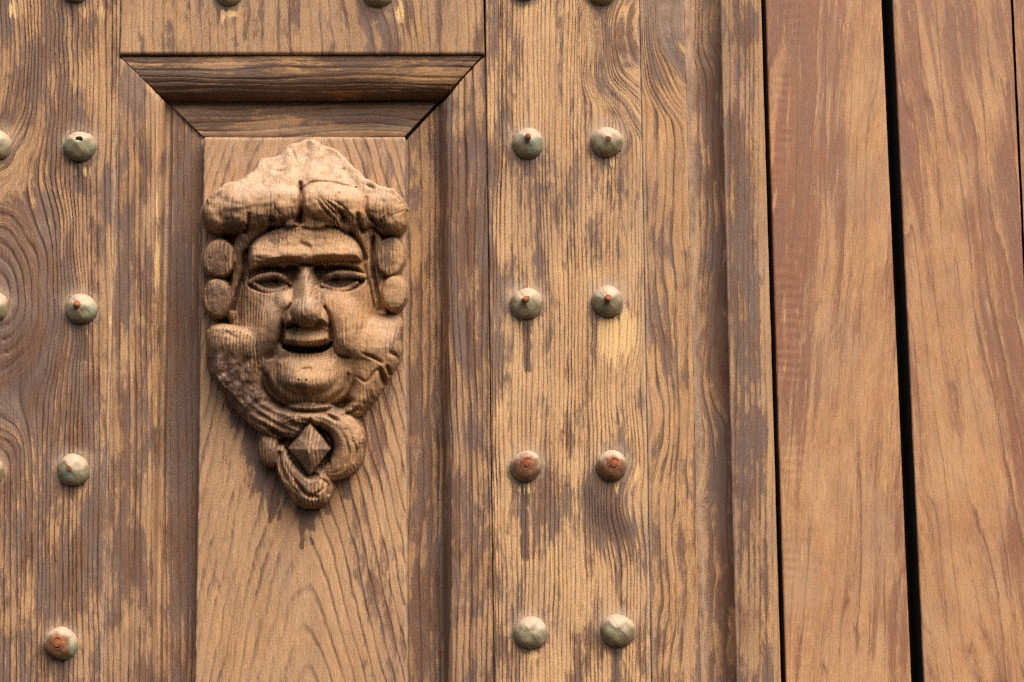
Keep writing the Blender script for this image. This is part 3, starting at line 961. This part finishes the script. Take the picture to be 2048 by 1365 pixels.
# chin
chin = slab([(544, 708), (578, 703), (612, 708), (650, 702), (684, 708), (690, 742), (681, 772), (654, 793), (614, 800), (572, 793), (547, 772), (538, 742)],
            62 + 34 * np.exp(-(((u_ - 616) / 54) ** 2 + ((v_ - 760) / 32) ** 2)) + 14 * np.exp(-(((u_ - 612) / 60) ** 2 + ((v_ - 716) / 14) ** 2)), 34)
F = smax(F, chin, 5)
# mouth slit and folds
F = cut(F, [(560, 690, .6, .7), (575, 696, 1, .9), (595, 700, 1.1, 1.05), (615, 701, 1.15, 1.1), (640, 699, 1.1, 1.05), (656, 693, 1, .9), (664, 688, .5, .7)], 58, 5.4, p=4)
F = cut(F, [(612, 738, 1, 1), (606, 739, .8, 1), (620, 737, .8, 1)], 9, 4)
F = cut(F, [(582, 612, .35, .7), (572, 630, .9, 1), (566, 655, 1, 1.1), (562, 682, 1.2, 1.3), (552, 704, 1.3, 1.4), (536, 715, 1, 1.1)], 25, 4.4, p=2)
F = cut(F, [(650, 618, .4, .7), (656, 636, 1, 1), (661, 660, 1.1, 1.1), (666, 688, 1.3, 1.3), (683, 706, 1.4, 1.5), (698, 712, .9, 1.1)], 25, 4.6, p=2)
# brow crease, pit and chipped edge
F = cut(F, [(603, 534, .7, 1), (617, 534, 1, 1), (632, 533, .7, 1)], 18, 3.4)
F = cut(F, [(603, 491, .8, 1), (611, 495, 1, 1), (618, 499, .8, .8)], 12, 5.5)
F = cut(F, [(626, 470, .6, 1), (628, 486, .5, 1)], 5, 5)
F = cut(F, [(575, 548), (583, 560)], 10, 8)
F = cut(F, [(640, 546), (645, 560)], 10, 8)

# --- beard and moustache
Bd = slab([(413, 662), (430, 648), (470, 650), (520, 668), (556, 690), (548, 715), (533, 745), (536, 778), (560, 808), (612, 824), (650, 828), (600, 872), (555, 866), (515, 850), (470, 806), (432, 765), (414, 730)],
          60 + 4 * np.exp(-((v_ - 690) / 18) ** 2) - 0.08 * (v_ - 690) - 14 * sstep(440, 414, u_), 13)
Bd = smax(Bd, roll([(440, 676, 48, 18), (465, 680, 56, 24), (495, 686, 64, 30), (530, 692, 68, 28), (550, 700, 56, 16)], 0.8), 8)
Br = slab([(672, 690), (700, 645), (745, 628), (788, 630), (806, 645), (804, 700), (797, 730), (770, 772), (742, 815), (712, 836), (680, 828), (690, 800), (697, 770), (694, 735), (690, 715)],
          72 - 0.10 * (v_ - 680) - 0.05 * np.maximum(0, u_ - 740) - 0.55 * np.maximum(0, 695 - v_), 30)
Br = smax(Br, roll([(690, 690, 76, 22), (730, 690, 78, 30), (765, 692, 62, 30), (780, 700, 50, 22)], 0.7), 10)
B = smax(Bd, Br, 4)
# big left strand, scroll, tail
B = smax(B, roll([(450, 740, 44, 22), (490, 790, 50, 32), (540, 832, 54, 36), (590, 856, 50, 26), (625, 866, 40, 14)], 0.85, rip=0.9, nr=2.6), 5)
B = smax(B, roll([(545, 852, 34, 12), (565, 836, 58, 18), (600, 826, 66, 20), (640, 830, 68, 23), (680, 850, 66, 29), (697, 884, 64, 32), (690, 918, 58, 30), (668, 938, 48, 22), (650, 940, 36, 12)], 0.95, rip=0.5, nr=2.3), 4)
B = smax(B, ell(541, 900, 22, 36, 16, 26, -0.15), 4)
B = smax(B, roll([(568, 905, 42, 16), (578, 928, 52, 25), (598, 958, 56, 30), (622, 975, 50, 30)], 0.9, rip=0.8, nr=2.5), 4)
B = smax(B, ell(622, 972, 46, 45, 12, 44, 0.4, 0.5), 4)
# separations
for st, d_, w_ in (
        ([(536, 800, .6, 1), (565, 815, 1, 1), (612, 822, 1, 1), (660, 818, 1, 1), (700, 800, .8, 1)], 26, 5),
        ([(528, 742, .7, 1), (530, 772, 1, 1), (545, 795, 1, 1), (575, 810, .8, 1)], 26, 6),
        ([(698, 738, .8, 1), (702, 765, 1, 1), (692, 790, .8, 1)], 22, 5),
        ([(545, 860, .5, 1), (575, 878, 1, 1), (598, 882, 1, 1)], 22, 5),
        ([(640, 856, .8, 1), (655, 870, 1, 1), (660, 890, 1.1, 1.2), (650, 915, 1, 1), (640, 928, .7, 1)], 32, 8),
        ([(570, 880, 1, 1), (580, 905, 1.1, 1), (596, 930, 1.1, 1), (615, 948, 1, 1), (632, 948, .6, 1)], 24, 5),
        ([(560, 905, .6, 1), (562, 930, 1, 1), (572, 955, .8, 1)], 14, 4),
        ([(640, 955, .6, 1), (655, 965, 1, 1), (656, 985, .9, 1)], 9, 3.0),
        ([(592, 960, .4, 1), (612, 985, 1, 1), (632, 990, .8, 1)], 10, 4.0),
        ([(620, 990, .4, 1), (645, 975, 1, 1), (650, 955, .5, 1)], 6, 3.0),
        ([(650, 826, .8, 1), (665, 833, 1, 1), (672, 838, .5, 1)], 16, 4),
        ([(700, 800, .8, 1), (690, 812, 1, 1), (668, 822, .6, 1)], 16, 4),
        ([(716, 812, .4, 1), (705, 822, 1, 1), (686, 830, .8, 1)], 14, 3.5),
        ([(724, 708, .4, 1), (745, 716, 1, 1), (760, 724, .6, 1)], 12, 3),
        ([(712, 752, .6, .8), (730, 762, 1, 1), (745, 745, .8, 1), (757, 735, .5, 1)], 8, 2.6),
        ([(758, 742, .6, 1), (764, 758, 1.1, 1.2), (766, 768, .8, 1)], 22, 4.5),
        ([(772, 735, .6, 1), (778, 748, 1, 1)], 16, 4),
        ([(779, 706, .7, 1), (790, 712, 1, 1), (793, 720, .6, 1)], 12, 4),
        ([(688, 870, .4, 1), (697, 900, 1, 1), (690, 925, .6, 1)], 6, 2.5),
        ([(705, 880, .4, 1), (712, 898, 1, 1), (706, 920, .6, 1)], 6, 2.2)):
    B = cut(B, st, d_, w_)
# chiselled locks in the dark left beard
dirn = np.sin((u_ * 0.9 + v_ * 0.55 + 10 * fbm(U / 34., V / 34., 331, 3)) / 5.2)
zone = sstep(700, 730, v_) * sstep(560, 520, u_) * sstep(840, 800, v_)
B = B + zone * (2.8 * dirn + 6 * fbm(U / 16., V / 26., 333, 3))
lk = np.sin((v_ - 0.55 * u_ + 6 * fbm(U / 40., V / 40., 341, 2)) / 3.0)
B = B + 1.4 * lk * sstep(470, 500, u_) * sstep(640, 600, u_) * sstep(800, 830, v_) * sstep(890, 870, v_)
B = B + 2.0 * np.sin((v_ - 0.35 * u_) / 2.6) * np.exp(-(((u_ - 705) / 30) ** 2 + ((v_ - 818) / 18) ** 2))
# ledge of the moustache: pitted and dusty
B = B + 5 * fbm(U / 14., V / 9., 335, 3) * np.exp(-(((u_ - 470) / 50) ** 2 + ((v_ - 662) / 18) ** 2))

# --- diamond boss in the knot
dq = np.abs(u_ - 620) / 39.5 + np.abs(v_ - 895) / 51.0
D = np.where(dq < 1, 56 + 24 * (1 - dq), 56 - 300 * (dq - 1))
D = np.minimum(D, 76)

# --- round curls beside the face
C = []
for (cx, cy, rx, ry, h0, a_) in ((441, 520, 31.5, 37, 62, 0.1), (437, 597, 27.5, 37, 58, -0.05), (778, 516, 28, 37, 60, 0.05), (786, 587, 24, 33, 58, 0.0)):
    e_ = ell(cx, cy, rx, ry, h0 - 12, 13, a_, 0.26)
    C.append(e_ + 1.2 * fbm(U / 14., V / 14., 351 + int(cx), 3))

# --- hair: flat wind-blown crest above two heavy rolls
u_, v_ = u_ + 6 * fbm(U / 34., V / 24., 365, 3), v_ + 8 * fbm(U / 30., V / 40., 367, 3)
crest = slab([(414, 425), (420, 396), (455, 372), (497, 352), (525, 322), (558, 308), (575, 293), (600, 284), (625, 279), (645, 288), (668, 298), (700, 325), (718, 346), (745, 366), (785, 384), (806, 408), (806, 440), (700, 460), (520, 460)],
             16 + 58 * sstep(285, 395, v_) + 3 * fbm(U / 50., V / 40., 361, 2) + 3.4 * np.sin(11 * np.arctan2(u_ - 622, v_ - 236) + 2.2 * fbm(U / 60., V / 60., 362, 2)) * sstep(392, 350, v_), 8)
Hh = crest
u_, v_ = U + jit, V + jit2
Hh = smax(Hh, roll([(444, 432, 84, 36), (475, 426, 98, 46), (520, 418, 104, 44), (560, 414, 104, 38), (582, 412, 96, 30)], 1.0, 0.5), 7)
Hh = smax(Hh, roll([(628, 412, 98, 30), (655, 412, 104, 36), (690, 420, 100, 38), (720, 430, 92, 36)], 1.0, 0.5), 7)
Hh = smax(Hh, roll([(748, 424, 92, 34), (770, 430, 94, 39), (776, 440, 88, 34)], 1.0, 0.5), 5)
Hh = smax(Hh, roll([(680, 440, 84, 18), (705, 458, 78, 18), (722, 480, 66, 15), (736, 520, 56, 12), (744, 560, 48, 11), (756, 600, 40, 10), (764, 625, 32, 8)], 0.9), 4)
Hh = smax(Hh, roll([(735, 470, 62, 14), (752, 490, 54, 13), (755, 540, 40, 12), (762, 600, 34, 10)], 0.9), 4)
Hh = smax(Hh, roll([(520, 452, 76, 18), (496, 474, 66, 16), (482, 500, 54, 13), (480, 540, 44, 12), (472, 590, 40, 12), (466, 630, 34, 12)], 0.9), 4)
Hh = smax(Hh, slab([(470, 470), (500, 455), (612, 445), (722, 462), (752, 480), (766, 560), (770, 640), (720, 660), (500, 660), (455, 640), (462, 560)], 26 + 0 * U, 12), 3)
for st, d_, w_ in (
        ([(601, 372, .5, .8), (603, 392, 1, 1), (602, 420, 1.2, 1.2), (600, 446, 1.6, 1.8)], 30, 4.2),
        ([(635, 410, .3, .8), (648, 428, 1, 1), (668, 446, .8, 1)], 10, 2.6),
        ([(648, 408, .3, .8), (664, 420, 1, 1), (690, 444, .8, 1)], 5, 2.0),
        ([(660, 408, .3, .8), (680, 418, 1, 1), (702, 442, .8, 1)], 5, 2.0),
        ([(640, 405, .3, .8), (655, 422, 1, 1), (676, 444, .8, 1)], 5, 2.0),
        ([(676, 434, .6, 1), (684, 438, 1, 1.3), (686, 446, .8, 1.2)], 26, 6),
        ([(713, 436, .7, 1), (716, 452, 1, 1), (724, 470, .7, 1)], 16, 3.5),
        ([(729, 402, .5, 1), (728, 424, 1, 1), (740, 446, 1, 1), (762, 462, .7, 1)], 14, 3.5),
        ([(700, 470, .8, 1), (716, 490, 1.2, 1), (728, 520, 1, 1)], 24, 4.5),
        ([(745, 480, .8, 1), (742, 520, 1, 1), (750, 570, 1, 1), (760, 620, .8, 1)], 22, 4.0),
        ([(502, 438, .7, 1), (500, 455, 1, 1), (492, 470, .7, 1)], 18, 4),
        ([(540, 452, .8, 1), (545, 446, 1, 1)], 14, 5), ([(565, 450, .8, 1), (566, 456, 1, 1)], 14, 5),
        ([(468, 398, .4, 1), (465, 430, 1, 1), (470, 460, .6, 1)], 4, 1.8),
        ([(550, 408, .4, 1), (552, 424, 1, 1), (562, 436, .6, 1)], 4, 1.8),
        ([(520, 378, .6, 1), (535, 380, 1, 1), (550, 378, .3, 1)], 8, 2.6),
        ([(592, 378, .3, 1), (604, 384, 1, 1), (625, 372, 1, 1), (660, 371, .6, 1), (690, 378, 1, 1), (700, 380, .3, 1)], 5, 2.6),
        ([(733, 378, .6, 1), (742, 382, 1, 1)], 8, 3),
        ([(526, 376, 1, 1), (527, 369, .4, 1)], 6, 2.4),
        ([(545, 346, .4, 1), (562, 350, 1, 1), (575, 344, .4, 1)], 6, 5), ([(672, 348, .4, 1), (685, 344, 1, 1)], 6, 4),
        ([(583, 300, .4, 1), (590, 318, 1, 1), (592, 330, .3, 1)], 5, 3), ([(632, 328, .5, 1), (650, 318, 1, 1), (660, 308, .4, 1)], 4, 4),
        ([(506, 500, .8, 1), (490, 512, 1, 1), (493, 545, 1.1, 1.1), (480, 575, 1, 1), (468, 620, 1, 1)], 20, 4)):
    Hh = cut(Hh, st, d_, w_)
Hh = Hh + 5 * fbm(U / 30., V / 22., 373, 2) * sstep(380, 400, v_) * sstep(480, 460, v_)
Hh = Hh + 1.2 * fbm(U / 30., V / 16., 371, 2) * sstep(400, 370, v_)

# --- combine and split into hair, curls, diamond and the head itself
B = B - 40 * np.clip(sstep(1.35, 1.0, dq) * sstep(0.8, 1.05, dq), 0, 1) * 0.35
FB = smax(F, B, 13)
FB = cut(FB, [(534, 752, .6, 1), (543, 780, 1, 1.1), (574, 802, 1, 1), (614, 809, 1, 1), (655, 802, 1, 1), (685, 780, 1, 1.1), (695, 750, .7, 1)], 10, 4.6)
groups = [FB, Hh, C[0], C[1], C[2], C[3], D]
stack = np.stack(groups)
lab = stack.argmax(0)
Ht = stack.max(0)
blur = Ht.copy()
for _ in range(2):
    b_ = np.pad(blur, 1, mode='edge')
    blur = (b_[:-2, 1:-1] + b_[2:, 1:-1] + b_[1:-1, :-2] + b_[1:-1, 2:] + 2 * b_[1:-1, 1:-1]) / 6
Ht = 0.5 * Ht + 0.5 * blur
# tool marks and weathered grain
hring = (U + 0.28 * Ht + 6 * fbm(U / 60., V / 200., 381, 3)) / 7.0
rel = relief(hring, U, V, 383, 0.4) * 2
checks = 0 * U
rr_ = np.random.RandomState(5)
for i in range(46):
    cu_, cv_ = rr_.uniform(415, 800), rr_.uniform(380, 780)
    ln, dp = rr_.uniform(10, 34), rr_.uniform(1.0, 3.2)
    checks = checks - dp * np.exp(-((U - cu_ - 2 * noise(V / 18., 0 * V + i, 395)) / 1.25) ** 2) * sstep(ln, ln * .5, np.abs(V - cv_))
pits = -9 * sstep(0.68, 0.9, noise(U / 7., V / 6., 397)) * sstep(0.1, 0.45, noise(U / 70., V / 70., 398)) * sstep(330, 400, V)
Ht = np.where(Ht > 3, Ht + 0.7 * rel + checks + pits + 1.0 * fbm(U / 9., V / 12., 391, 3) + 2.2 * fbm(U / 30., V / 30., 392, 2), Ht)
Ht = np.clip(Ht, -6, None)
hmm = Ht * 0.58
VC = V + 0.0 * U
# the relief leans a little downwards, as the head looks down at people entering
X, _, Z = P(U, V, -14.0)
lean = math.tan(PITCH)
Zs = Z - hmm * 0.001 * lean
X = X + hmm * 0.001 * 0.103          # and turns slightly to its left
Y = 0.014 - hmm * 0.001
gcH = np.stack([U + 0.35 * Ht, V, np.full_like(U, 90.0)], -1)
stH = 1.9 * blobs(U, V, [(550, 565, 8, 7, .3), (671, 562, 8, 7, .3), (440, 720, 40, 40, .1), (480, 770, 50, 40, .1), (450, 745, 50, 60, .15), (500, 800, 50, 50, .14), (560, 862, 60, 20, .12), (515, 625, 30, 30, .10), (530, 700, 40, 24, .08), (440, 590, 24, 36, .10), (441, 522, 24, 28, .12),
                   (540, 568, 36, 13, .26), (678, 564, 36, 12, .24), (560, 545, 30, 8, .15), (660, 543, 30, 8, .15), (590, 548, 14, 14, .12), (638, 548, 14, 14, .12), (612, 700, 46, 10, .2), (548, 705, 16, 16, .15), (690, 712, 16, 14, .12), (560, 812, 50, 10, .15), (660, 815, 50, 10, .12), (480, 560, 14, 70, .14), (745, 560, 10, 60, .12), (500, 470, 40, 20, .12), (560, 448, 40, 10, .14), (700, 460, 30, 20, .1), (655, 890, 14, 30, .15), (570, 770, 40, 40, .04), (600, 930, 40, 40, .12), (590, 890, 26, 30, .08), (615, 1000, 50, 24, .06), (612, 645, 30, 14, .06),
                   (705, 640, 60, 60, -.10), (620, 750, 40, 40, -.06), (620, 500, 90, 30, -.10), (690, 880, 40, 50, -.08), (612, 340, 160, 60, -.2), (730, 720, 60, 60, -.06), (545, 905, 18, 26, 0.12)])  # varnish in the hollows, deepened as painted shade; bulges kept lighter
duH = 0.75 * sstep(425, 375, V + 0.0 * U) + blobs(U, V, [(465, 662, 50, 16, .3), (760, 655, 40, 30, .1), (610, 590, 26, 40, .35), (585, 600, 60, 20, .2)])
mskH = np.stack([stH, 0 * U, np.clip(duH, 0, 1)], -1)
cell = lambda a: 0.25 * (a[:-1, :-1] + a[1:, :-1] + a[1:, 1:] + a[:-1, 1:])
keep = np.maximum.reduce([Ht[:-1, :-1], Ht[1:, :-1], Ht[1:, 1:], Ht[:-1, 1:]]) > -5.5
lc = lab[:-1, :-1]
head = None
for gi, nm in enumerate(['carved_head', 'hair', 'curl', 'curl', 'curl', 'curl', 'diamond_boss']):
    m_ = keep & (lc == gi)
    if not m_.any():
        continue
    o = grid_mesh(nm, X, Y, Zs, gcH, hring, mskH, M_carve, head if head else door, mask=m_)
    if gi == 0:
        head = o
        o['label'] = 'carved wooden head of a bearded man with heavy brow and slit mouth'
    if gi == 1:
        o['label'] = 'pale dusty rolled hair rising to a pointed crest'
    if gi == 6:
        o['label'] = 'pointed diamond boss in the knot of the beard'
